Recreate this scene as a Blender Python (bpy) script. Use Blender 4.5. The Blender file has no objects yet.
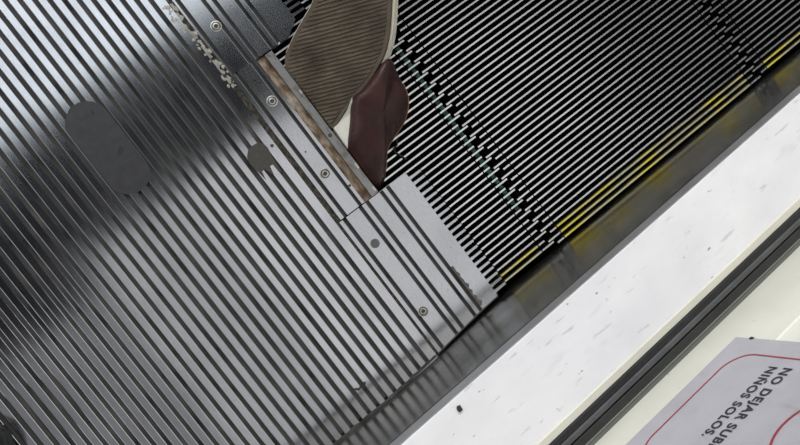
SOLE=[(0.2359, 0.2388, 0.0372), (0.2162, 0.2306, 0.0272), (0.1969, 0.2231, 0.0174), (0.1823, 0.2159, 0.01), (0.1708, 0.2089, 0.0041), (0.1596, 0.1919, -0.0015), (0.1547, 0.1707, -0.0039), (0.1531, 0.1498, -0.0046), (0.1528, 0.1325, -0.0047), (0.1577, 0.114, -0.0021), (0.1671, 0.0996, 0.0028), (0.1888, 0.1065, 0.0138), (0.2088, 0.1114, 0.024), (0.2278, 0.1152, 0.0337), (0.2469, 0.1217, 0.0434), (0.2647, 0.1306, 0.0524), (0.2788, 0.1424, 0.0595), (0.2922, 0.1576, 0.0663), (0.3059, 0.1751, 0.0732), (0.33, 0.203, 0.0853), (0.36, 0.232, 0.1005), (0.395, 0.262, 0.1182), (0.42, 0.288, 0.1308), (0.428, 0.315, 0.1348), (0.418, 0.34, 0.1296), (0.395, 0.352, 0.1178), (0.37, 0.345, 0.1051), (0.34, 0.32, 0.0899), (0.305, 0.292, 0.0722), (0.27, 0.263, 0.0545)]
LOBE= [(0.2025, 0.1125, 0.03), (0.2184, 0.1136, 0.035), (0.2392, 0.119, 0.04), (0.2623, 0.1269, 0.042), (0.2745, 0.1228, 0.03), (0.276, 0.1092, 0.012), (0.2746, 0.0928, 0.006), (0.2707, 0.0758, 0.002), (0.2608, 0.0623, 0.0), (0.2456, 0.0508, -0.002), (0.2278, 0.0446, -0.004), (0.2116, 0.0386, -0.005), (0.1998, 0.0295, -0.006), (0.1885, 0.015, -0.006), (0.1786, 0.0062, -0.007), (0.1667, 0.0036, -0.007), (0.1637, 0.018, -0.002), (0.165, 0.0393, 0.0), (0.1659, 0.0603, 0.004), (0.1665, 0.0702, 0.008), (0.1853, 0.0922, 0.018)]
RAND=[(0.2031, 0.114, 0.034), (0.1974, 0.1007, 0.024), (0.1746, 0.073, 0.012), (0.1657, 0.0621, 0.004), (0.166, 0.0794, 0.004), (0.1668, 0.1, 0.004), (0.1728, 0.1, 0.01), (0.1892, 0.105, 0.022)]
PATCH= [(0.0703, 0.1418), (0.079, 0.141), (0.0838, 0.1351), (0.0848, 0.1281), (0.0826, 0.1171), (0.0815, 0.1054), (0.0804, 0.0936), (0.0772, 0.0975), (0.0771, 0.1078), (0.073, 0.1085), (0.0701, 0.0964), (0.0676, 0.1014), (0.0653, 0.1086), (0.0612, 0.1093), (0.0583, 0.0972), (0.0565, 0.1112), (0.0547, 0.125), (0.057, 0.1343), (0.0633, 0.1406)]
CAMR = [[0.7784148261946227, -0.6030623830039078, 0.1743161511909995], [0.601720727394675, 0.795926996788813, 0.066576136913793], [-0.1788924944876633, 0.05306578924682878, 0.9824365106344493]]
import bpy, bmesh, math, random
from mathutils import Vector, Matrix
random.seed(7)
sc = bpy.context.scene
col = sc.collection

# ------------------------------------------------------------------ helpers
class MB:
    """collects vertices and faces of one mesh"""
    def __init__(s): s.v = []; s.f = []; s.m = []
    def add(s, vs, fs, mat=0):
        o = len(s.v); s.v += [tuple(p) for p in vs]
        for k, f in enumerate(fs):
            s.f.append(tuple(i + o for i in f)); s.m.append(mat[k] if isinstance(mat, (list, tuple)) else mat)
    def box(s, x0, x1, y0, y1, z0, z1, mat=0, top=None):
        vs = [(x0,y0,z0),(x1,y0,z0),(x1,y1,z0),(x0,y1,z0),(x0,y0,z1),(x1,y0,z1),(x1,y1,z1),(x0,y1,z1)]
        fs = [(3,2,1,0),(4,5,6,7),(0,1,5,4),(1,2,6,5),(2,3,7,6),(3,0,4,7)]
        s.add(vs, fs, [mat, mat if top is None else top, mat, mat, mat, mat])
    def bar(s, x0, x1, yc, wt, wb, z0, z1, side=0, top=0, ch=0.0004, far=None):
        """rib along x with chamfered top edges"""
        p = [(-wb/2,z0),(-wt/2,z1-ch),(-wt/2+ch,z1),(wt/2-ch,z1),(wt/2,z1-ch),(wb/2,z0)]
        n = len(p); vs = [(x0,yc+a,b) for a,b in p] + [(x1,yc+a,b) for a,b in p]
        fs = [(i+1,i,i+n,i+1+n) for i in range(n-1)] + [tuple(range(n)), tuple(range(2*n-1,n-1,-1))]
        s.add(vs, [tuple(reversed(q)) for q in fs], [side if far is None else far, side, top, side, side, side, side])
    def prism(s, poly, z0, z1, mat=0):
        n = len(poly); vs = [(x,y,z0) for x,y in poly] + [(x,y,z1) for x,y in poly]
        fs = [tuple(range(n-1,-1,-1)), tuple(range(n,2*n))] + [(i,(i+1)%n,(i+1)%n+n,i+n) for i in range(n)]
        s.add(vs, fs, mat)
    def lathe(s, c, prof, n=24, mat=0, mats=None):
        """profile of (radius, z) turned about the vertical through c"""
        vs = []
        for r, z in prof:
            for k in range(n):
                a = 2*math.pi*k/n; vs.append((c[0]+r*math.cos(a), c[1]+r*math.sin(a), c[2]+z))
        fs = []; ms = []
        for j in range(len(prof)-1):
            for k in range(n):
                fs.append((j*n+k, j*n+(k+1)%n, (j+1)*n+(k+1)%n, (j+1)*n+k)); ms.append(mats[j] if mats else mat)
        fs.append(tuple((len(prof)-1)*n+k for k in range(n))); ms.append(mats[-1] if mats else mat)
        s.add(vs, fs, ms)
    def build(s, name, mats, parent=None, loc=(0,0,0), smooth=False, fix=True):
        me = bpy.data.meshes.new(name)
        L = Vector(loc)
        me.from_pydata([tuple(Vector(p) - L) for p in s.v], [], s.f)
        if not isinstance(mats, (list, tuple)): mats = [mats]
        for m in mats: me.materials.append(m)
        for p, k in zip(me.polygons, s.m): p.material_index = k; p.use_smooth = smooth
        if fix:
            bm = bmesh.new(); bm.from_mesh(me); bmesh.ops.recalc_face_normals(bm, faces=bm.faces); bm.to_mesh(me); bm.free()
        me.update()
        o = bpy.data.objects.new(name, me); col.objects.link(o)
        if parent is not None: o.parent = parent
        else: o.location = loc
        return o

def tag(o, label=None, cat=None, group=None, kind=None):
    if label: o['label'] = label
    if cat: o['category'] = cat
    if group: o['group'] = group
    if kind: o['kind'] = kind
    return o
def empty(name, loc, label, cat, group=None):
    o = bpy.data.objects.new(name, None); o.empty_display_size = .05; col.objects.link(o); o.location = loc
    return tag(o, label, cat, group)

def extrude_y(mb, prof, y0, y1, zb, mats):
    """profile of (x, z) swept along y between the curves y0(x) and y1(x); mats has one slot per profile edge"""
    n = len(prof)
    A = [(x, y0(x), z) for x, z in prof] + [(prof[-1][0], y0(prof[-1][0]), zb), (prof[0][0], y0(prof[0][0]), zb)]
    B = [(x, y1(x), z) for x, z in prof] + [(prof[-1][0], y1(prof[-1][0]), zb), (prof[0][0], y1(prof[0][0]), zb)]
    N = n + 2
    fs = [(i, (i+1) % N, (i+1) % N + N, i + N) for i in range(N)]
    ms = list(mats) + [mats[-1], mats[0], mats[0]]
    fs += [tuple(range(N-1,-1,-1)), tuple(range(N, 2*N))]; ms += [0, 0]
    mb.add(A + B, fs, ms)

def land_profile(edges, z, depth, x0, x1, ch=.0009):
    """lands between grooves: edges = [(groove x start, groove x end) ...]; slots 0 metal, 1 groove"""
    P = [(x0, z(x0))]; M = []
    for a, b in edges:
        for p, m in (((a-ch, z(a)),0), ((a-ch*.3, z(a)-ch*.3),0), ((a, z(a)-ch),0), ((a+.0003, z(a)-depth),1), ((b-.0003, z(b)-depth),1), ((b, z(b)-ch),1), ((b+ch*.3, z(b)-ch*.3),0), ((b+ch, z(b)),0)):
            P.append(p); M.append(m)
    P.append((x1, z(x1))); M.append(0)
    return P, M

# ------------------------------------------------------------------ materials
def nodes(name):
    m = bpy.data.materials.new(name); m.use_nodes = True
    nt = m.node_tree; b = nt.nodes['Principled BSDF']
    return m, nt, b
def ramp(nt, src, stops):
    r = nt.nodes.new('ShaderNodeValToRGB'); e = r.color_ramp.elements
    while len(e) < len(stops): e.new(.5)
    for k, (p, c) in enumerate(stops):
        e[k].position = p; e[k].color = (c, c, c, 1) if isinstance(c, (int, float)) else (*c, 1)
    nt.links.new(src, r.inputs['Fac']); return r.outputs['Color']
def noise(nt, scale, detail=4, stretch=(1,1,1), rot=0, off=(0,0,0), rough=.55):
    t = nt.nodes.new('ShaderNodeTexCoord'); mp = nt.nodes.new('ShaderNodeMapping')
    mp.inputs['Scale'].default_value = stretch; mp.inputs['Rotation'].default_value = (0,0,rot); mp.inputs['Location'].default_value = off
    n = nt.nodes.new('ShaderNodeTexNoise'); n.inputs['Scale'].default_value = scale; n.inputs['Detail'].default_value = detail
    n.inputs['Roughness'].default_value = rough
    nt.links.new(t.outputs['Object'], mp.inputs['Vector']); nt.links.new(mp.outputs['Vector'], n.inputs['Vector'])
    return n.outputs['Fac']
def mixc(nt, fac, a, b, mode='MIX'):
    m = nt.nodes.new('ShaderNodeMix'); m.data_type = 'RGBA'; m.blend_type = mode
    for i, v in ((0, fac), (6, a), (7, b)):
        if isinstance(v, (int, float)): m.inputs[i].default_value = v
        elif isinstance(v, tuple): m.inputs[i].default_value = (*v, 1)
        else: nt.links.new(v, m.inputs[i])
    return m.outputs[2]
def bump(nt, b, h, dist=.0005, strength=.5):
    n = nt.nodes.new('ShaderNodeBump'); n.inputs['Distance'].default_value = dist; n.inputs['Strength'].default_value = strength
    nt.links.new(h, n.inputs['Height']); nt.links.new(n.outputs['Normal'], b.inputs['Normal'])
def plain(name, c, rough=.5, metal=0, vary=0, scale=60, emit=None):
    m, nt, b = nodes(name)
    b.inputs['Roughness'].default_value = rough; b.inputs['Metallic'].default_value = metal
    if vary:
        k = ramp(nt, noise(nt, scale), [(.3, tuple(x*(1-vary) for x in c)), (.7, tuple(min(1, x*(1+vary)) for x in c))])
        nt.links.new(k, b.inputs['Base Color'])
    else: b.inputs['Base Color'].default_value = (*c, 1)
    return m

def brushed(name, c, rough, stretch, dirt=.3, spots=True, metal=1.0, grain=.10):
    m, nt, b = nodes(name)
    b.inputs['Metallic'].default_value = metal
    fine = noise(nt, 60, 3, stretch); wide = noise(nt, 14, 5, (1, 1, 1), 0, (3, 1, 0))
    base = mixc(nt, ramp(nt, fine, [(.3, 0), (.7, 1)]), tuple(x*.82 for x in c), c)
    base = mixc(nt, ramp(nt, wide, [(.42, 0), (.75, dirt)]), base, tuple(x*.45 for x in c))
    if spots:
        sp = noise(nt, 420, 2, (1, 1, 1), 0, (5, 7, 0))
        base = mixc(nt, ramp(nt, sp, [(.70, 0), (.76, .8)]), base, (.03, .028, .025))
    nt.links.new(base, b.inputs['Base Color'])
    rr = ramp(nt, wide, [(.3, rough*.85), (.7, rough*1.25)]); nt.links.new(rr, b.inputs['Roughness'])
    if grain: bump(nt, b, fine, .0001, grain)
    return m

M = {}
M['floor'] = brushed('floor_aluminium', (.60, .61, .64), .115, (40, 1.2, 1), .3, True, 1.0, 0)
M['comb'] = brushed('comb_aluminium', (.55, .56, .585), .14, (30, 2, 1), .22, True, 1.0, 0)
M['combsmooth'] = M['comb']
def groove():
    m, nt, b = nodes('groove_grime'); b.inputs['Roughness'].default_value = .85
    k = ramp(nt, noise(nt, 45, 5, (1, .45, 1)), [(.36, (.006,.006,.006)), (.42, (.028,.027,.025)), (.58, (.046,.044,.040)), (.75, (.080,.075,.067))])
    nt.links.new(k, b.inputs['Base Color']); bump(nt, b, noise(nt, 900, 2), .0006, .6); return m
M['groove'] = groove()
def gutter():
    m, nt, b = nodes('gutter_dirt'); b.inputs['Roughness'].default_value = .9
    k = ramp(nt, noise(nt, 260, 4, (1.2, .6, 1), 0, (0, 2, 0), .7), [(.36, (.010,.009,.007)), (.52, (.050,.043,.032)), (.68, (.12,.105,.082))])
    nt.links.new(k, b.inputs['Base Color']); bump(nt, b, noise(nt, 700, 3), .001, .7); return m
M['gutter'] = gutter()
M['rib'] = brushed('rib_metal', (.80, .80, .79), .26, (1, 8, 1), .15, False, 1.0, 0)
M['ribblack'] = plain('tread_black', (.003, .003, .0032), .8); M['ribblack'].node_tree.nodes['Principled BSDF'].inputs['Specular IOR Level'].default_value = .1
def yellow():
    m, nt, b = nodes('yellow_paint'); b.inputs['Roughness'].default_value = .5
    k = ramp(nt, noise(nt, 30, 4, (1, 4, 1)), [(.35, (.02,.017,.004)), (.55, (.10,.085,.010)), (.75, (.20,.17,.02))])
    nt.links.new(k, b.inputs['Base Color']); return m
M['yellow'] = yellow()
def ywear():
    m, nt, b = nodes('worn_yellow_rib_top'); b.inputs['Roughness'].default_value = .35
    w = ramp(nt, noise(nt, 18, 3, (1, 2, 1), 0, (2, 0, 0)), [(.40, 0), (.62, 1)])
    nt.links.new(mixc(nt, w, (.62, .60, .50), (.62, .52, .07)), b.inputs['Base Color'])
    nt.links.new(ramp(nt, w, [(0, .85), (1, .15)]), b.inputs['Metallic']); return m
M['ywear'] = ywear()
M['green'] = plain('green_light_paint', (.012, .13, .085), .5, 0, .95, 130)  # green light from under the steps, painted on as colour
def skirt():
    m, nt, b = nodes('skirt_stainless'); b.inputs['Metallic'].default_value = 1.0
    w = noise(nt, 9, 5, (1, 1, 2)); s = noise(nt, 40, 4, (1.5, 1, 5), 0, (1, 2, 3))
    c = mixc(nt, ramp(nt, w, [(.3, 0), (.7, 1)]), (.49, .475, .445), (.63, .615, .58))
    c = mixc(nt, ramp(nt, s, [(.6, 0), (.8, .35)]), c, (.22, .21, .20))
    nt.links.new(c, b.inputs['Base Color']); nt.links.new(ramp(nt, w, [(.3, .19), (.7, .27)]), b.inputs['Roughness']); return m
M['skirt'] = skirt()
M['trim'] = plain('trim_grey_metal', (.42, .425, .43), .38, .7, .12, 30)
M['black'] = plain('black_rubber', (.011, .011, .013), .5, 0, .25, 40)
M['softblack'] = plain('joint_black', (.012, .012, .012), .7)
M['greyrubber'] = plain('grey_rubber', (.075, .077, .080), .5, 0, .2, 40)
M['greenblack'] = plain('dark_gasket', (.020, .022, .020), .5, 0, .25, 40)
M['paleedge'] = plain('gasket_edge', (.13, .135, .12), .5)
def deck():
    m, nt, b = nodes('white_painted_deck'); b.inputs['Roughness'].default_value = .42
    big = noise(nt, 16, 5, (.7, 1, 1)); st = noise(nt, 60, 5, (.35, 1.3, 1), .5, (4, 2, 0)); sp = noise(nt, 120, 4, (.5, 1, 1), -.4, (9, 3, 0)); hz = noise(nt, 90, 4, (.3, 1.6, 1), .1, (1, 6, 0))
    c = mixc(nt, ramp(nt, big, [(.3, 0), (.75, 1)]), (.90, .89, .905), (.78, .775, .80))
    c = mixc(nt, ramp(nt, st, [(.60, 0), (.72, .35)]), c, (.60, .59, .61))
    c = mixc(nt, ramp(nt, hz, [(.65, 0), (.69, .5)]), c, (.50, .48, .48))
    c = mixc(nt, ramp(nt, sp, [(.70, 0), (.74, .85)]), c, (.20, .17, .155))
    nt.links.new(c, b.inputs['Base Color']); bump(nt, b, st, .0003, .3); return m
M['deck'] = deck()
def cream(name, c, r):
    m, nt, b = nodes(name); b.inputs['Roughness'].default_value = r
    k = mixc(nt, ramp(nt, noise(nt, 12, 5), [(.35, 0), (.7, 1)]), c, tuple(x*.90 for x in c))
    k = mixc(nt, ramp(nt, noise(nt, 130, 2, (1,1,1), 0, (2,5,1)), [(.74, 0), (.78, .5)]), k, (.30, .29, .25))
    nt.links.new(k, b.inputs['Base Color']); return m
M['cream'] = cream('cream_panel', (.74, .73, .64), .28)
M['bead'] = cream('cream_bead', (.70, .68, .58), .4)
def signwhite():
    m, nt, b = nodes('sign_grey_white'); b.inputs['Roughness'].default_value = .45
    k = mixc(nt, ramp(nt, noise(nt, 25, 5), [(.4, 0), (.75, 1)]), (.43, .42, .45), (.37, .365, .39))
    k = mixc(nt, ramp(nt, noise(nt, 60, 3, (1,1,.4), 0, (1,1,4)), [(.66, 0), (.76, .35)]), k, (.25, .25, .26))
    nt.links.new(k, b.inputs['Base Color']); return m
M['sign'] = signwhite()
M['signred'] = plain('sign_red', (.30, .035, .05), .5)
M['signink'] = plain('sign_ink', (.012, .012, .02), .5)
M['screw'] = plain('screw_steel', (.55, .54, .50), .32, 1, .15, 300)
M['screwdark'] = plain('screw_recess', (.035, .033, .03), .7)
M['plug'] = plain('plug_grey', (.10, .10, .10), .6, .3, .2, 300)
M['patch'] = plain('filler_shaded_grey', (.032, .032, .035), .42, .2, .18, 90)  # grey darkened to include the shade band lying across the patch
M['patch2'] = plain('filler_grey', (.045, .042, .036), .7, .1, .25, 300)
def rust():
    m, nt, b = nodes('rusty_channel'); b.inputs['Roughness'].default_value = .85
    k = ramp(nt, noise(nt, 70, 6, (1, .5, 1), 0, (1, 8, 0), .65), [(.34, (.035,.022,.014)), (.46, (.15,.10,.06)), (.58, (.30,.24,.18)), (.70, (.42,.38,.32))])
    nt.links.new(k, b.inputs['Base Color']); bump(nt, b, noise(nt, 500, 3), .001, .7); return m
M['rust'] = rust()
M['flange'] = brushed('flange_steel', (.30, .30, .295), .36, (4, 30, 1), .4, True, .9)
def rusty(m):
    nt = m.node_tree; b = nt.nodes['Principled BSDF']; l = b.inputs['Base Color'].links[0].from_socket
    k = ramp(nt, noise(nt, 55, 5, (1.5, .6, 1), 0, (6, 2, 0), .65), [(.50, 0), (.62, .8)])
    nt.links.new(mixc(nt, k, l, (.085, .055, .032)), b.inputs['Base Color'])
    nt.links.new(ramp(nt, k, [(0, .9), (.8, .1)]), b.inputs['Metallic'])
rusty(M['flange'])
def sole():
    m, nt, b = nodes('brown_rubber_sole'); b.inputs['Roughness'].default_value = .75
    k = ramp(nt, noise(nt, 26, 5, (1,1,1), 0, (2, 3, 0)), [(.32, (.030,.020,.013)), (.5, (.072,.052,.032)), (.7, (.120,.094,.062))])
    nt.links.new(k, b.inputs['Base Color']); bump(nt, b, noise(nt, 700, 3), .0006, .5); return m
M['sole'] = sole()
M['solerim'] = plain('sole_rim', (.075, .057, .038), .7, 0, .2, 60)
M['mid'] = plain('cream_midsole', (.70, .66, .54), .55, 0, .08, 40)
M['rand'] = plain('cream_toe_band', (.72, .70, .62), .55, 0, .08, 60)
def leather():
    m, nt, b = nodes('burgundy_leather'); b.inputs['Roughness'].default_value = .44; b.inputs['Specular IOR Level'].default_value = .35
    k = ramp(nt, noise(nt, 30, 5, (1,1,1), 0, (4, 4, 0)), [(.3, (.013,.0038,.003)), (.55, (.034,.0095,.0072)), (.8, (.058,.019,.014))])
    nt.links.new(k, b.inputs['Base Color']); bump(nt, b, noise(nt, 220, 4), .0015, .45); return m
M['leather'] = leather()
M['stitch'] = plain('tan_thread', (.30, .16, .09), .7)
M['lace'] = plain('dark_lace', (.03, .022, .018), .8)
M['blackshoe'] = plain('black_leather', (.007, .008, .009), .45)
M['chalk'] = plain('chalky_grime', (.33, .31, .275), .9, 0, .4, 500)
M['crumb'] = plain('dark_crumb', (.03, .026, .02), .8, 0, .4, 500)
M['grime'] = plain('comb_grime', (.10, .092, .082), .8, .2, .4, 400)
M['pit'] = plain('pit_black', (.003, .003, .003), .9); M['pit'].node_tree.nodes['Principled BSDF'].inputs['Specular IOR Level'].default_value = .05

# ------------------------------------------------------------------ shared lines of the place
YT = 1.05                                    # how far the landing is built away from the skirt
XL, XR = -1.2, 1.13
def deck_z(x): return .18 - .068*(x + .005)  # the balustrade falls gently towards the steps
SK0 = [(XL, -.2192), (-.10, -.2190), (.02, -.2183), (.08, -.2148), (.14, -.2095), (.20, -.2055), (.30, -.2048), (.75, -.2048), (XR, -.2030)]
SK = []
for i in range(len(SK0)-1):              # smooth flare of the skirt next to the comb
    (xa, ya), (xb, yb) = SK0[i], SK0[i+1]
    ma = (SK0[i+1][1]-SK0[i-1][1])/(SK0[i+1][0]-SK0[i-1][0]) if i else 0
    mb_ = (SK0[i+2][1]-ya)/(SK0[i+2][0]-xa) if i+2 < len(SK0) else 0
    for k in range(8):
        t = k/8; h = xb-xa
        SK.append((xa+h*t, (2*t**3-3*t**2+1)*ya+(t**3-2*t**2+t)*h*ma+(3*t**2-2*t**3)*yb+(t**3-t**2)*h*mb_))
SK.append(SK0[-1])
def skirt_y(x):
    for (a, ya), (b, yb) in zip(SK, SK[1:]):
        if x <= b: return ya + (yb-ya)*(x-a)/(b-a)
    return SK[-1][1]

# ------------------------------------------------------------------ landing floor plate
PITCH = .01386
gw = .0047
edges = []
x = .0806
while x > XL + .02:
    edges.append((x-gw/2, x+gw/2)); x -= PITCH
edges.reverse()
P, mm = land_profile(edges, lambda x: 0., .0026, XL, .0952)
mb = MB(); extrude_y(mb, P, lambda x: skirt_y(x)+.0022, lambda x: YT, -.012, mm)
floor = mb.build('floor', [M['floor'], M['groove']]); tag(floor, kind='structure', label='grooved brushed metal landing plate of the escalator')
# worn grimy gutter between the plate and the comb plates
mb = MB(); mb.box(.0950, .1045, -.21, YT, -.012, -.0030, 0)
g = mb.build('floor_gutter', M['gutter'], floor); 
def edge_dirt(x0, x1, parent, loc, seed):
    r1 = random.Random(seed); mb = MB(); n = int((x1-x0)/.004); top = []; bot = []
    for k in range(n+1):
        xx = x0 + (x1-x0)*k/n; bot.append((xx, skirt_y(xx)+.0002)); top.append((xx, skirt_y(xx)+.0030+r1.uniform(0, .0016)))
    for k in range(n): mb.prism([bot[k], bot[k+1], top[k+1], top[k]], -.006, .0006 if x1 < .0985 else -.0008 - .0022*max(0, (bot[k][0]-.10)/.114))
    o = mb.build('edge_grime', M['groove'], parent, loc); 
edge_dirt(XL, .0940, floor, (0,0,0), 1)
# filler patches set into the plate
def capsule(cx, y0, y1, hw, n=14, jit=0):
    p = []
    for k in range(n+1):
        a = math.pi*k/n; p.append((cx+hw*math.cos(a), y1-hw+hw*math.sin(a)))
    for k in range(n+1):
        a = math.pi + math.pi*k/n; p.append((cx+hw*math.cos(a), y0+hw+hw*math.sin(a)))
    return [(x+random.uniform(-jit,jit), y+random.uniform(-jit,jit)) for x, y in p]
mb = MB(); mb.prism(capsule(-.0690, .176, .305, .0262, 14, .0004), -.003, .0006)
pt = mb.build('filler_patch', M['patch'], floor); pt['label'] = 'large oval filler patch, its grey darkened for shade'
mb = MB(); mb.prism([(-.0655,.2265),(-.0600,.2250),(-.0555,.2290),(-.0560,.2350),(-.0580,.2330),(-.0625,.2310)], .0003, .0009)
mb.prism([(-.0655+.006,.284),(-.0570,.283),(-.0560,.287),(-.0590,.288)], .0003, .0009)
mb.build('chip', M['softblack'], pt)
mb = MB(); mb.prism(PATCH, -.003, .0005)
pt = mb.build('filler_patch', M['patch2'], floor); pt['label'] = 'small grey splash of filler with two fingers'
mb = MB(); mb.lathe((.0905,.1275,-.0028), [(.0022,.0031),(.0019,.0032),(.0002,.0030)], 14)
mb.build('plugged_hole', M['screwdark'], floor)

# ------------------------------------------------------------------ comb plates
YB, YM = -.0007, .2278                      # joints between the comb segments
RP = .0089                                  # pitch of the step ribs
Y0 = -.1972                                 # outermost rib of the first step
def comb_z(x): return 0. if x < .10 else -.003*(x-.10)/.114
def screw(loc, parent, base):
    mb = MB()
    mb.lathe(loc, [(.0072,-.0010),(.0070,.0004),(.0058,.0006),(.0052,.00015),(.0046,.00015),(.0042,.0007),(.0030,.0009),(.0026,.0005),(.0024,.0003)], 24,
             mats=[0,0,1,1,0,0,0,1,1])
    return mb.build('screw', [M['screw'], M['screwdark']], parent, base)
def comb_plate(label, y0, y1, cut, screws, plug=None):
    base = (.10, (y0(.15)+y1(.15))/2, 0)
    root = empty('comb_plate', base, label, 'comb plate', 'comb plates along the landing edge')
    ed = [(.1050,.1092), (.1310,.1350), (.1420,.1462), (.1650,.1690), (.1755,.1797)]
    xf = .2139 if cut else .2080
    P, mm = land_profile(ed, comb_z, .0028, .1018 if cut else .0992, xf)
    if cut: P[-1:] = [(.1925, comb_z(.1925)), (.2139, comb_z(.2139))]; mm.append(0)
    P.append((xf+.0011, comb_z(.214)-.0012)); mm.append(0)
    ys = (lambda x: y0(x) + (max(0, x-.1925)*.66 if cut else 0))
    mb = MB(); extrude_y(mb, P, ys, y1, -.0095, mm)
    mb.build('plate', [M['comb'], M['groove']], root, base)
    k = math.ceil((y0(.214)-Y0)/RP)
    while Y0 + k*RP < y1(.214) - .001:
        y = Y0 + k*RP; k += 1
        if y < ys(.2139) + .001: continue
        t = MB(); w = .0021
        vs = []
        for xx, h, zt, zb in ((.2135, w*1.25, -.0030, -.0095), (.2200, w, -.0032, -.0110), (.2325, w*.9, -.0036, -.0117), (.2350, w*.75, -.0085, -.0117)):
            xx += xf-.2139; vs += [(xx, y-h, zb), (xx, y-h, zt-.0005), (xx, y-h+.0005, zt), (xx, y+h-.0005, zt), (xx, y+h, zt-.0005), (xx, y+h, zb)]
        fs = []
        for j in range(3):
            for i in range(6): fs.append((j*6+i, j*6+(i+1) % 6, (j+1)*6+(i+1) % 6, (j+1)*6+i))
        fs += [(5,4,3,2,1,0), (18,19,20,21,22,23)]
        t.add(vs, fs); t.build('tooth', M['comb'], root, base)
    for sx, sy in screws: screw((sx, sy, comb_z(sx)), root, base)
    if plug:
        mb = MB(); mb.lathe((plug[0], plug[1], comb_z(plug[0])), [(.0062,-.001),(.0061,.0003),(.0056,.0004),(.0003,.0004)], 24)
        mb.build('plug', M['plug'], root, base)
    return root
comb_plate('brushed metal comb plate beyond the shoe, partly under its brown sole', lambda x: YM, lambda x: .4563, True, [(.1261,.2895), (.1250,.405)])
lower = comb_plate('brushed metal comb plate beside the dark skirt, with grey plug and one screw', lambda x: skirt_y(x)+.0020, lambda x: YB, False, [(.1160,-.1570)], (.1195,-.0497))
edge_dirt(.0990, .2075, lower, lower.location, 2)
mb = MB()                                   # sticky grime along the front groove
pts = []
for k in range(15):
    yy = -.135 - k*.0046; pts.append((.1800, yy)); 
edge_ = [(.1815 + random.uniform(.0005,.0050)*(1 if k % 2 else .4), -.135-k*.0046) for k in range(15)]
mb.prism(pts + edge_[::-1], -.0026, -.00185)
gr = mb.build('grime', M['grime'], lower, lower.location)

# broken middle segment: only its screwed rear strip is left
base = (.10, .1135, 0)
mid = empty('comb_plate', base, 'broken comb plate next to the shoe, only its two-screw rear strip left', 'comb plate', 'comb plates along the landing edge')
P, mm = land_profile([(.1085,.1124), (.1325,.1360)], lambda x: .0016, .0032, .1026, .1408)
P.append((.1412, .0004)); mm.append(0)
mb = MB(); extrude_y(mb, P, lambda x: YB+.0014, lambda x: YM-.0006, -.0095, mm)
mb.build('plate', [M['comb'], M['groove']], mid, base)
for s in ((.1248,.1726), (.1226,.0595)): screw((s[0], s[1], .0016), mid, base)
for hx, hy, hr in ((.1385,.0290,.0019), (.1195,.0965,.0013)):
    mb = MB(); mb.lathe((hx,hy,.0016), [(hr,-.0002),(hr-.0001,.0003),(.0003,.0004)], 12); mb.build('hole', M['screwdark'], mid, base)
P, mm = land_profile([(.1050, .1092), (.1310, .1350), (.1420, .1462), (.1650, .1690), (.1755, .1797)], comb_z, .0028, .0988, .2139)
mb = MB(); extrude_y(mb, P, lambda x: .4575, lambda x: YT, -.0095, mm)
tag(mb.build('floor_edge', [M['comb'], M['groove']]), kind='structure', label='further landing edge beyond the comb plates')
# the bracket the lost comb sat on
base = (.15, .1135, -.02)
br = empty('comb_bracket', base, 'rusty steel bracket laid bare between broken comb plate and shoe', 'bracket')
mb = MB(); mb.box(.1414, .1533, YB+.0008, YM-.001, -.0110, -.0062)
mb.build('channel', M['rust'], br, base)
mb = MB()
fy = [YB+.001, .012, .013, .040, .041, .098, .1, .165, .166, YM-.002]
fx = [.1638, .1636, .1632, .1634, .1638, .1635, .1632, .1634, .1638, .1640]
mb.prism([(.1534, YB+.001)] + list(zip(fx, fy)) + [(.1534, YM-.002)], -.0100, -.0012)
fl = mb.build('flange', M['flange'], br, base)
for y0_, y1_ in ((.0035,.0100), (.0400,.0480), (.1590,.1650)):
    mb = MB(); mb.box(.1605, .1632, y0_, y1_, -.0013, -.0007); mb.build('scraped_spot', M['screw'], fl, base)
mb = MB(); mb.lathe((.158,.0955,-.0012), [(.0028,-.0002),(.0027,.0003),(.0003,.0004)], 12)
mb.build('bolt_hole', M['screwdark'], fl, base)

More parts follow.
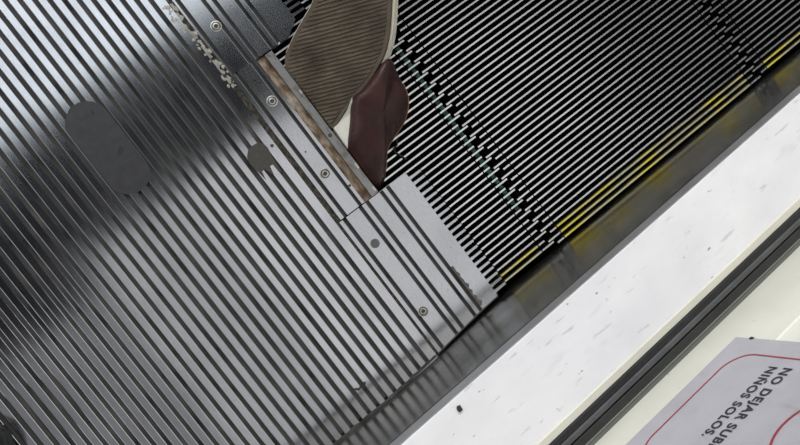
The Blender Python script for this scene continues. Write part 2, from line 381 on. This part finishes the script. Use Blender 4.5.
# ------------------------------------------------------------------ moving steps
ZR = -.012
def step(label, xa, xb, yoff, yellow, first=False, last=False, green=False):
    base = (xa, 0, -.05)
    root = empty('escalator_step', base, label, 'escalator step', 'ribbed escalator steps')
    b0, b1 = xa + (.0 if first else .0195), xb - (.0 if last else .0185)
    mb = MB(); mb.box(xa+.003, xb-.003, -.2015, 1.0, -.034, -.0225, 0)
    ys = []
    k = 0
    while yoff + k*RP < .998:
        ys.append(yoff + k*RP); k += 1
    for j, y in enumerate(ys):
        if j >= yellow: mb.bar(b0, b1, y, .0031, .0037, -.0226, ZR, 0, 1)
    mb.build('tread', [M['ribblack'], M['rib']], root, base)
    mb = MB()
    for y in ys[:yellow]: mb.bar(b0, b1, y, .0031, .0037, -.0226, ZR, 0, 1, far=2)
    o = mb.build('border', [M['yellow'], M['ywear'], M['ribblack']], root, base); o['label'] = 'yellow painted edge ribs'
    for side in (0, 1):
        if (side == 0 and first) or (side == 1 and last): continue
        mb = MB()
        for j, y in enumerate(ys):
            if side == 0:
                l0 = xa + (-.0035 if j % 2 else .0065); mb.bar(l0, b0-.0017, y, .0031, .0037, -.0226, ZR, 0, 1)
            else:
                l1 = xb + (.0035 if j % 2 == 0 else -.0065); mb.bar(b1+.0017, l1, y, .0031, .0037, -.0226, ZR, 0, 1)
        mb.build('cleat_strip', [M['ribblack'], M['rib']], root, base)
    mb = MB(); mb.box(xa+.004, xb-.004, -.2000, 1.0, -.060, -.034); mb.build('step_body', M['pit'], root, base)
    if green:
        mb = MB(); mb.box(xb-.0105, xb-.0045, -.135, .145, -.0224, -.0205)
        o = mb.build('demarcation_strip', M['green'], root, base); o['label'] = 'strip between the ribs painted green for the demarcation light'
    return root
step('escalator step nearest the comb plates, partly under the shoe', .1665, .3140, Y0, 2, True, False, True)
step('whole escalator step in the middle, between the two step joints', .3150, .7200, -.2020, 3)
step('escalator step at the upper right, beyond the second joint', .7210, 1.12, -.1985, 2, False, True)
mb = MB(); mb.box(.10, XR, -.30, YT, -.075, -.065)
tag(mb.build('floor_pit', M['pit']), kind='structure', label='dark pit under the steps')

# ------------------------------------------------------------------ balustrade
def sweep_x(mb, prof, x0, x1, zf, mats, n=1):
    """closed profile of (y, dz) swept along x on the line zf(x)"""
    N = len(prof); vs = []
    for k in range(n+1):
        xx = x0 + (x1-x0)*k/n
        vs += [(xx, y, zf(xx)+dz) for y, dz in prof]
    fs = []; ms = []
    for k in range(n):
        for i in range(N):
            fs.append((k*N+i, k*N+(i+1) % N, (k+1)*N+(i+1) % N, (k+1)*N+i)); ms.append(mats[i])
    fs += [tuple(range(N)), tuple(range((n+1)*N-1, n*N-1, -1))]; ms += [mats[0], mats[0]]
    mb.add(vs, fs, ms)
xs = sorted(set([a for a, b in SK] + [.05, .15, .25, .5]))
mb = MB(); vs = []; NR = 6
def skirt_pt(xx, t): return (xx, skirt_y(xx)*(1-t) - .2190*t, -.064 + (deck_z(xx)-.030+.064)*t)
for xx in xs: vs += [skirt_pt(xx, k/NR) for k in range(NR+1)]
mb.add(vs, [(i*(NR+1)+k, (i+1)*(NR+1)+k, (i+1)*(NR+1)+k+1, i*(NR+1)+k+1) for i in range(len(xs)-1) for k in range(NR)])
vs = []
for xx in xs:
    a_, b_ = skirt_pt(xx, 0), skirt_pt(xx, 1); vs += [a_, b_, (xx, -.2230, b_[2]), (xx, -.2230, a_[2])]
fs = []
for k in range(len(xs)-1):
    for i in (1,2,3): fs.append((k*4+i, k*4+(i+1) % 4, (k+1)*4+(i+1) % 4, (k+1)*4+i))
fs += [(0,1,2,3), tuple(range(len(xs)*4-1, len(xs)*4-5, -1))]
mb.add(vs, fs)
tag(mb.build('skirt_panel', M['skirt'], None, (.25,-.22,-.064), True), 'dark polished steel skirt panel mirroring the floor grooves beside the steps', 'skirt panel')
base = (.25, -.22, .1)
r = empty('skirt_trim', base, 'thin grey metal trim strip with black joint, along the white deck edge', 'trim strip')
mb = MB(); sweep_x(mb, [(-.2180,-.0272),(-.2165,-.0262),(-.2165,-.0030),(-.2180,-.0006),(-.2230,-.0006),(-.2230,-.0272)], XL, XR, deck_z, [0]*6); mb.build('strip', M['trim'], r, base)
mb = MB(); sweep_x(mb, [(-.2188,-.0325),(-.2170,-.0318),(-.2170,-.0272),(-.2230,-.0272),(-.2230,-.0325)], XL, XR, deck_z, [0]*5); mb.build('joint', M['softblack'], r, base)
base = (.25, -.26, .15)
r = empty('inner_deck', base, 'scuffed white painted inner deck between the dark skirt and black gasket', 'escalator deck')
mb = MB(); sweep_x(mb, [(-.2172,-.002),(-.2178,0),(-.3122,0),(-.3122,-.012),(-.2172,-.012)], XL, XR, deck_z, [0]*5); mb.build('panel', M['deck'], r, base)
mb = MB(); sweep_x(mb, [(-.3120,-.01),(-.3120,.0008),(-.3130,.0022),(-.3205,.0022),(-.3213,.0012),(-.3213,-.01)], XL, XR, deck_z, [0]*6)
o = mb.build('edge_bead', M['bead'], r, base); o['label'] = 'cream edge bead'
base = (.25, -.335, .15)
r = empty('balustrade_gasket', base, 'black rubber gasket strip with grey middle line, between white deck and cream panel', 'gasket')
mb = MB(); sweep_x(mb, [(-.3214,-.01),(-.3214,.0024),(-.3224,.0040),(-.3285,.0036),(-.3292,.0015),(-.3368,.0015),(-.3368,-.006),(-.3385,-.006),(-.3388,.0015),(-.3400,.0022),(-.3478,.0034),(-.3478,-.01)],
                   XL, XR, deck_z, [0,0,0,0,0,1,1,1,1,1,1,1]); mb.build('seal', [M['black'], M['greenblack']], r, base)
mb = MB(); sweep_x(mb, [(-.3290,.0012),(-.3294,.0042),(-.3310,.0050),(-.3352,.0046),(-.3366,.0034),(-.3366,.0012)], XL, XR, deck_z, [0]*6); mb.build('insert', M['greyrubber'], r, base)
mb = MB(); sweep_x(mb, [(-.3476,-.008),(-.3476,.0030),(-.3488,.0042),(-.3496,.0030),(-.3549,.0030),(-.3549,-.008)], XL, XR, deck_z, [0]*6); mb.build('lip', M['paleedge'], r, base)
# cream panel with a cove added to shape a soft grey shade band
base = (.25, -.36, .15)
prof = [(-.3550,-.02),(-.3550,.1020)]
for k in range(13):
    a = math.pi*k/12; prof.append((-.3550-.0060*math.sin(a), .1180-.0155*math.cos(a)))
prof += [(-.3550,.1345),(-.3550,.52),(-.362,.52),(-.362,-.02)]
mb = MB(); sweep_x(mb, prof, XL, XR, deck_z, [0]*len(prof))
o = mb.build('balustrade', M['cream'], None, base); tag(o, 'cream balustrade panel standing behind the black gasket and the sign', 'balustrade')

# ------------------------------------------------------------------ safety sign on the balustrade
TH = math.radians(3.5)
A = Vector((.3381, -.3520, .2115))
E1 = Vector((-math.cos(TH), 0, math.sin(TH))); E2 = Vector((math.sin(TH), 0, math.cos(TH))); E3 = Vector((0,1,0))
sign = empty('safety_sign', A, 'grey white safety sign with red outline, reads NO DEJAR SUBIR NIÑOS SOLOS', 'sign')
def onsign(u, v, h): return A + E1*u + E2*v + E3*h
def flat(mb, poly, h0, h1):
    n = len(poly); vs = [onsign(u, v, h0) for u, v in poly] + [onsign(u, v, h1) for u, v in poly]
    mb.add(vs, [tuple(range(n-1,-1,-1)), tuple(range(n,2*n))] + [(i,(i+1)%n,(i+1)%n+n,i+n) for i in range(n)])
def ring(mb, pts, w, h0, h1, closed=True):
    n = len(pts); out = []; inn = []
    for i in range(n):
        a, b, c_ = Vector(pts[i-1]), Vector(pts[i]), Vector(pts[(i+1) % n]); t = (c_-a).normalized(); q = Vector((-t.y, t.x))
        out.append(b+q*w/2); inn.append(b-q*w/2)
    vs = [onsign(p.x,p.y,h) for h in (h0,h1) for L_ in (out,inn) for p in L_]
    fs = []
    for i in range(n):
        j = (i+1) % n
        fs += [(2*n+i,2*n+j,3*n+j,3*n+i), (i,j,2*n+j,2*n+i), (n+i,n+j,3*n+j,3*n+i), (i,j,n+j,n+i)]
    mb.add(vs, fs)
W_, H_ = .200, .300
mb = MB(); flat(mb, [(0,0),(W_,0),(W_,H_),(0,H_)], -.0028, 0); mb.build('plate', M['sign'], sign, A)
def rrect(u0, v0, u1, v1, r, n=10):
    p = []
    for cx, cy, a0 in ((u1-r,v0+r,-90),(u1-r,v1-r,0),(u0+r,v1-r,90),(u0+r,v0+r,180)):
        for k in range(n+1):
            a = math.radians(a0+90*k/n); p.append((cx+r*math.cos(a), cy+r*math.sin(a)))
    return p
mb = MB(); ring(mb, rrect(.0232,.0235,W_-.0232,H_-.0235,.028), .0017, .0001, .0005); mb.build('red_border', M['signred'], sign, A)
mb = MB(); ring(mb, [(.1002+.0455*math.cos(2*math.pi*k/48), .1967+.0455*math.sin(2*math.pi*k/48)) for k in range(48)], .0024, .0001, .0005); mb.build('red_ring', M['signred'], sign, A)
def text(body, ref, u, v, width, cap):
    cu = bpy.data.curves.new('text', 'FONT'); cu.body = ref; cu.size = 1; cu.offset = .030; cu.space_character = 1.14
    o = bpy.data.objects.new('text_tmp', cu); col.objects.link(o)
    def mesh():
        bpy.context.view_layer.update()
        return bpy.data.meshes.new_from_object(o.evaluated_get(bpy.context.evaluated_depsgraph_get()))
    m0 = mesh(); x0 = min(p.co.x for p in m0.vertices); x1 = max(p.co.x for p in m0.vertices)
    cu.body = 'N'; m1 = mesh(); ch = max(p.co.y for p in m1.vertices)
    cu.body = body; m2 = mesh(); sx = width/(x1-x0); sy = cap/ch
    for p in m2.vertices: p.co = onsign(u+(p.co.x-x0)*sx, v+p.co.y*sy, .0005) - A
    for m_ in (m0, m1): bpy.data.meshes.remove(m_)
    bpy.data.objects.remove(o); bpy.data.curves.remove(cu)
    m2.name = 'lettering'; m2.materials.clear(); m2.materials.append(M['signink'])
    ob = bpy.data.objects.new('lettering', m2); col.objects.link(ob); ob.parent = sign
text('NO DEJAR SUBIR', 'NO DEJAR SUB', .0361, .0990, .1014, .0105)
text('NIÑOS SOLOS.', 'NIÑOS SOLOS.', .0367, .0815, .0969, .0105)
c0 = onsign(.0016, .0215, -.0015)
mb = MB(); vs = [c0 + Vector((dx, dy, dz)) for dx in (0,.0030) for dy in (0,.0025) for dz in (0,.0045)]
mb.add(vs, [(0,1,3,2),(4,6,7,5),(0,4,5,1),(2,3,7,6),(0,2,6,4),(1,5,7,3)]); mb.build('clip', M['crumb'], sign, A)

# ------------------------------------------------------------------ shoe caught in the comb
N3 = Vector((-.4543, .0042, .8908)).normalized()
ZMIN = ZR + .0004
def low(p): return Vector((max(p.x, .1646) if p.z < .004 else p.x, p.y, max(p.z, ZMIN)))   # the toe is stopped by the bracket's edge
S = [Vector(p) for p in SOLE]
def smooth_loop(pts, n=4):
    out = []
    m = len(pts)
    for i in range(m):
        a, b, c_, d = pts[i-1], pts[i], pts[(i+1) % m], pts[(i+2) % m]
        for k in range(n):
            t = k/n
            out.append(.5*((2*b) + (c_-a)*t + (2*a-5*b+4*c_-d)*t*t + (3*b-a-3*c_+d)*t**3))
    return out
S = smooth_loop(S, 3)
cen = sum(S, Vector())/len(S)
UX = (Vector((.9,-.05,.46)) - N3*N3.dot(Vector((.9,-.05,.46)))).normalized(); UY = N3.cross(UX)   # across / along the sole
def loc2(p): d = p-cen; return (d.dot(UX), d.dot(UY))
def pos(a, b, h): return cen + UX*a + UY*b + N3*h
S2 = [loc2(p) for p in S]
def inset(poly, d):
    n = len(poly); out = []
    area = sum(poly[i-1][0]*poly[i][1]-poly[i][0]*poly[i-1][1] for i in range(n)); sg = 1 if area > 0 else -1
    for i in range(n):
        a, b = Vector(poly[i-1]), Vector(poly[(i+1) % n]); t = (b-a).normalized(); q = Vector((-t.y, t.x))*sg
        p = Vector(poly[i]) + q*d; out.append((p.x, p.y))
    return out
base = (.25, .22, -.01)
shoe = empty('shoe', base, 'brown-soled burgundy shoe wedged sole up where the comb is broken', 'shoe')
def slab(mb, top, bot, h0, h1, shift=(0,0)):
    n = len(top)
    vs = [low(pos(a, b, h0)) for a, b in top] + [low(pos(a+shift[0], b+shift[1], h1)) for a, b in bot]
    mb.add(vs, [tuple(range(n)), tuple(range(2*n-1,n-1,-1))] + [(i,(i+1)%n,(i+1)%n+n,i+n) for i in range(n)])
mb = MB(); slab(mb, inset(S2,.0012), S2, -.0006, -.0050); os_ = mb.build('outsole', M['solerim'], shoe, base)
# tread ridges run across the sole
ins = inset(S2, .0062); mb = MB()
RD = Vector((math.cos(-.38), math.sin(-.38))); RN = Vector((-RD.y, RD.x))
pr = [(Vector(p).dot(RD), Vector(p).dot(RN)) for p in ins]
q = min(b for a, b in pr) + .003
while q < max(b for a, b in pr) - .002:
    def span(qq):
        hit = []
        for i in range(len(pr)):
            (a0,b0),(a1,b1) = pr[i-1], pr[i]
            if (b0-qq)*(b1-qq) < 0: hit.append(a0+(a1-a0)*(qq-b0)/(b1-b0))
        return (min(hit), max(hit)) if len(hit) >= 2 else None
    rows = [(q-.0021,-.0008),(q-.0011,.0009),(q+.0007,.0009),(q+.0017,-.0008)]
    sp = [span(r_[0]) for r_ in rows]
    if all(sp):
        ns = 10; vs = []
        for (qq, h), (s0, s1) in zip(rows, sp):
            for k in range(ns+1):
                a = s0+(s1-s0)*k/ns; wob = .0006*math.sin(a*160+q*900)
                v2 = RD*a + RN*(qq+wob); vs.append(low(pos(v2.x, v2.y, h*(1 if 0 < k < ns else .3))))
        fs = [(j*(ns+1)+k, j*(ns+1)+k+1, (j+1)*(ns+1)+k+1, (j+1)*(ns+1)+k) for j in range(3) for k in range(ns)]
        mb.add(vs, fs)
    q += .0049
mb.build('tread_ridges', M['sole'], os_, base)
mo = inset(S2, -.0012)
mb = MB(); slab(mb, [(a+.0016, b) for a, b in mo], mo, -.0045, -.0200, (.0022, -.001)); mb.build('midsole', M['mid'], shoe, base)
mb = MB(); n = len(S2)
rings = [(0, -.019), (.004, -.034), (.012, -.052), (.026, -.066), (.040, -.072)]
vs = []
for d, h in rings:
    rr = [( -.004 + a*(.96-d*9), b*(1-d*3)) for a, b in S2]
    vs += [low(pos(a, b, h)) for a, b in rr]
fs = [(j*n+i, j*n+(i+1) % n, (j+1)*n+(i+1) % n, (j+1)*n+i) for j in range(len(rings)-1) for i in range(n)] + [tuple(range(n)), tuple(range(len(rings)*n-1,(len(rings)-1)*n-1,-1))]
mb.add(vs, fs); up = mb.build('upper', M['leather'], shoe, base, True)
# crushed vamp sticking out below the toe
Lb = smooth_loop([Vector(p) for p in LOBE], 3); n = len(Lb)
cc = Vector((.222, .075, .0))
mb = MB(); vs = []
K = 9
for j in range(K+1):
    r_ = 1 - j/(K+.0)
    for p in Lb:
        b_ = .026*math.sqrt(max(0, 1-r_**2.2)); 
        f_ = p + (Vector((cc.x, cc.y, .012)) - p)*(1-r_)
        z = f_.z + b_ + 0.0014*math.sin(f_.x*90+f_.y*40)*(1-r_) + .0016*math.sin(f_.y*110-f_.x*60)*(1-r_)
        vs.append((max(f_.x, .1646), f_.y, max(z, ZMIN)))
for p in Lb: vs.append((max(p.x, .1646), p.y, ZMIN))
fs = [(j*n+i, j*n+(i+1) % n, (j+1)*n+(i+1) % n, (j+1)*n+i) for j in range(K) for i in range(n)]
fs += [((K+1)*n+i, (K+1)*n+(i+1) % n, (i+1) % n, i) for i in range(n)] + [tuple((K+1)*n+i for i in range(n))]
mb.add(vs, fs); vamp = mb.build('vamp', M['leather'], shoe, base, True)
def tube(mb, pts, r, n=7):
    pts = [Vector(p) for p in pts]; vs = []
    for i, p in enumerate(pts):
        t = (pts[min(i+1,len(pts)-1)]-pts[max(i-1,0)]).normalized(); u = t.cross(Vector((0,0,1)))
        u = u.normalized() if u.length > 1e-4 else Vector((1,0,0)); w = u.cross(t)
        vs += [p + (u*math.cos(2*math.pi*k/n) + w*math.sin(2*math.pi*k/n))*r for k in range(n)]
    fs = [(i*n+k, i*n+(k+1) % n, (i+1)*n+(k+1) % n, (i+1)*n+k) for i in range(len(pts)-1) for k in range(n)] + [tuple(range(n)), tuple(range(len(pts)*n-1,(len(pts)-1)*n-1,-1))]
    mb.add(vs, fs)
mb = MB()
tube(mb, [(p.x + (cc.x-p.x)*.035, p.y + (cc.y-p.y)*.035, p.z+.0085) for p in Lb[18:40]], .0006)
tube(mb, [(.2480+.0042*math.cos(a*.5), .0655+.0042*math.sin(a*.5), .0165) for a in range(0, 12)], .0007)
st = mb.build('stitching', M['stitch'], shoe, base)
mb = MB(); tube(mb, [(.2265,.0400,-.0075),(.2220,.0345,-.0060),(.2165,.0335,-.0075),(.2150,.0285,-.0095),(.2185,.0200,-.0100),(.2215,.0125,-.0102)], .0013)
mb.build('lace', M['lace'], shoe, base)
# cream toe band between sole and vamp
Rd = [Vector(p) for p in RAND]; n = len(Rd)
mb = MB(); mb.add([low(p) for p in Rd] + [low(Vector((p.x, p.y-.001, p.z-.016))) for p in Rd], [tuple(range(n)), tuple(range(2*n-1,n-1,-1))] + [(i,(i+1)%n,(i+1)%n+n,i+n) for i in range(n)])
o = mb.build('toe_band', M['rand'], shoe, base); o['label'] = 'cream rubber toe band'

# ------------------------------------------------------------------ black shoe tip at the corner of the landing
def black_shoe(tip, ang):
    root = empty('shoe', (tip[0], tip[1], 0), 'black rounded shoe tip at the lower left corner of the landing', 'shoe')
    d = Vector((math.cos(ang), math.sin(ang), 0)); w = Vector((-d.y, d.x, 0)); T = Vector((tip[0], tip[1], 0))
    st_ = [(0,.004,.022),(.006,.020,.030),(.018,.034,.040),(.04,.044,.050),(.075,.048,.058),(.11,.046,.072),(.16,.040,.090),(.21,.038,.105),(.26,.036,.110),(.285,.024,.100),(.292,.006,.09)]
    n = 16
    def body(name, mat, z0, f, grow):
        mb = MB(); vs = []
        for t, hw, h in st_:
            for k in range(n):
                a = 2*math.pi*k/n; c_, s_ = math.cos(a), math.sin(a)
                vs.append(T + d*t + w*((hw+grow)*c_) + Vector((0,0, z0 + f(h)*(.5+.5*s_))))
        m_ = len(st_)
        fs = [(j*n+k, j*n+(k+1) % n, (j+1)*n+(k+1) % n, (j+1)*n+k) for j in range(m_-1) for k in range(n)] + [tuple(range(n)), tuple(range(m_*n-1,(m_-1)*n-1,-1))]
        mb.add(vs, fs); mb.build(name, mat, root, (tip[0], tip[1], 0), True)
    body('upper', M['blackshoe'], .012, lambda h: h, 0)
    body('sole', M['softblack'], .0005, lambda h: .016, .003)
black_shoe((-.350, .042), math.radians(188))

# ------------------------------------------------------------------ grime and crumbs
mb = MB(); rnd = random.Random(3)
for k in range(150):
    y = rnd.uniform(.215, .345); cx = .0970 + rnd.gauss(0, .0022) - (.006 if y > .30 and rnd.random() < .5 else 0); s = rnd.uniform(.0009, .0034)
    poly = [(cx + s*rnd.uniform(.5,1)*math.cos(2*math.pi*i/6), y + s*rnd.uniform(.6,1.3)*math.sin(2*math.pi*i/6)) for i in range(6)]
    z = .0002 if not (.0938 < cx < .1005) else -.0022
    mb.prism(poly, z-.0003, z+rnd.uniform(.0002,.0008))
tag(mb.build('dirt', M['chalk'], None, (.097,.28,-.002)), 'chalky grime caked in the gutter beside the far comb plate', 'dirt', None, 'stuff')
def crumb(label, mat, x, y, z, s, seed, el=1.0, tw=False):
    r2 = random.Random(seed); bm = bmesh.new(); bmesh.ops.create_icosphere(bm, subdivisions=2, radius=s)
    for v in bm.verts: v.co *= r2.uniform(.65, 1.15); v.co.x *= el; v.co.z = v.co.z*.5
    me = bpy.data.meshes.new('crumb'); bm.to_mesh(me); bm.free(); me.materials.append(mat)
    o = bpy.data.objects.new('crumb', me); col.objects.link(o); o.location = (x, y, z + s*.42); o.rotation_euler.z = r2.uniform(0, 3)
    tag(o, label, 'crumb')
crumb('dark crumb on the white deck, left of the black gasket', M['crumb'], .0615, -.2285, deck_z(.0615), .0030, 5, 1.3)
mb = MB(); tube(mb, [(-.0130,-.1790,.0012),(-.0085,-.1830,.0016),(-.0055,-.1815,.0016),(-.0025,-.1850,.0014),(.0025,-.1800,.0018)], .0013)
tag(mb.build('twig', M['crumb'], None, (-.005,-.182,0)), 'tiny dark curled twig on the landing grooves near the skirt', 'twig')

# ------------------------------------------------------------------ light, sky, camera
def lamp(x, y, z, sx, sy, power, c=(1,1,1)):
    l = bpy.data.lights.new('unseen_lamp', 'AREA'); l.shape = 'RECTANGLE'; l.size = sx; l.size_y = sy; l.energy = power; l.color = c
    o = bpy.data.objects.new('unseen_lamp', l); col.objects.link(o); o.location = (x, y, z)
    return o
lamp(1.1, -.54, 3.0, 2.4, 2.4, 15.3)                   # ceiling panels nearly overhead, mirrored by the brushed plates
lamp(-.425, -.54, 3.0, .65, 2.4, 2.8)  # dimmer panel added to soften the fade of the plate reflection
lamp(-1.55, -.40, 3.0, 1.6, 1.7, 2.2)  # dimmest added panel, ends that fade on the left
lamp(-.1, 1.88, 3.0, 3.0, 1.0, 14, (.90, .96, 1))
lamp(.6, 4.8, 3.2, 2.0, 1.6, 225)                  # strong lamps added out of view to light the deck
lamp(3.4, 4.4, 3.2, 2.0, 1.6, 225)
lamp(-4.6, 4.4, 3.2, 1.6, 2.0, 170)
w = bpy.data.worlds.new('mall_interior'); sc.world = w; w.use_nodes = True
nt = w.node_tree; bg = nt.nodes['Background']; tc = nt.nodes.new('ShaderNodeTexCoord'); sx = nt.nodes.new('ShaderNodeSeparateXYZ')
nt.links.new(tc.outputs['Generated'], sx.inputs['Vector'])         # bright hall all round, dark ceiling above
nt.links.new(ramp(nt, sx.outputs['Z'], [(0, (.5,.5,.52)), (.45, (.85,.87,.9)), (.68, (.16,.165,.17)), (.85, (.015,.0155,.017))]), bg.inputs['Color'])
bg.inputs['Strength'].default_value = .9

R = CAMR
cam = bpy.data.cameras.new('camera'); cam.sensor_width = 36; cam.lens = 31.5; cam.clip_start = .01
co = bpy.data.objects.new('camera', cam); col.objects.link(co)
mw = Matrix(R).transposed().to_4x4(); mw.translation = (0, 0, .88882); co.matrix_world = mw
sc.camera = co
sc.view_settings.view_transform = 'Standard'; sc.view_settings.look = 'None'; sc.view_settings.gamma = 1
sc.view_settings.use_curve_mapping = False; sc.view_settings.exposure = 0
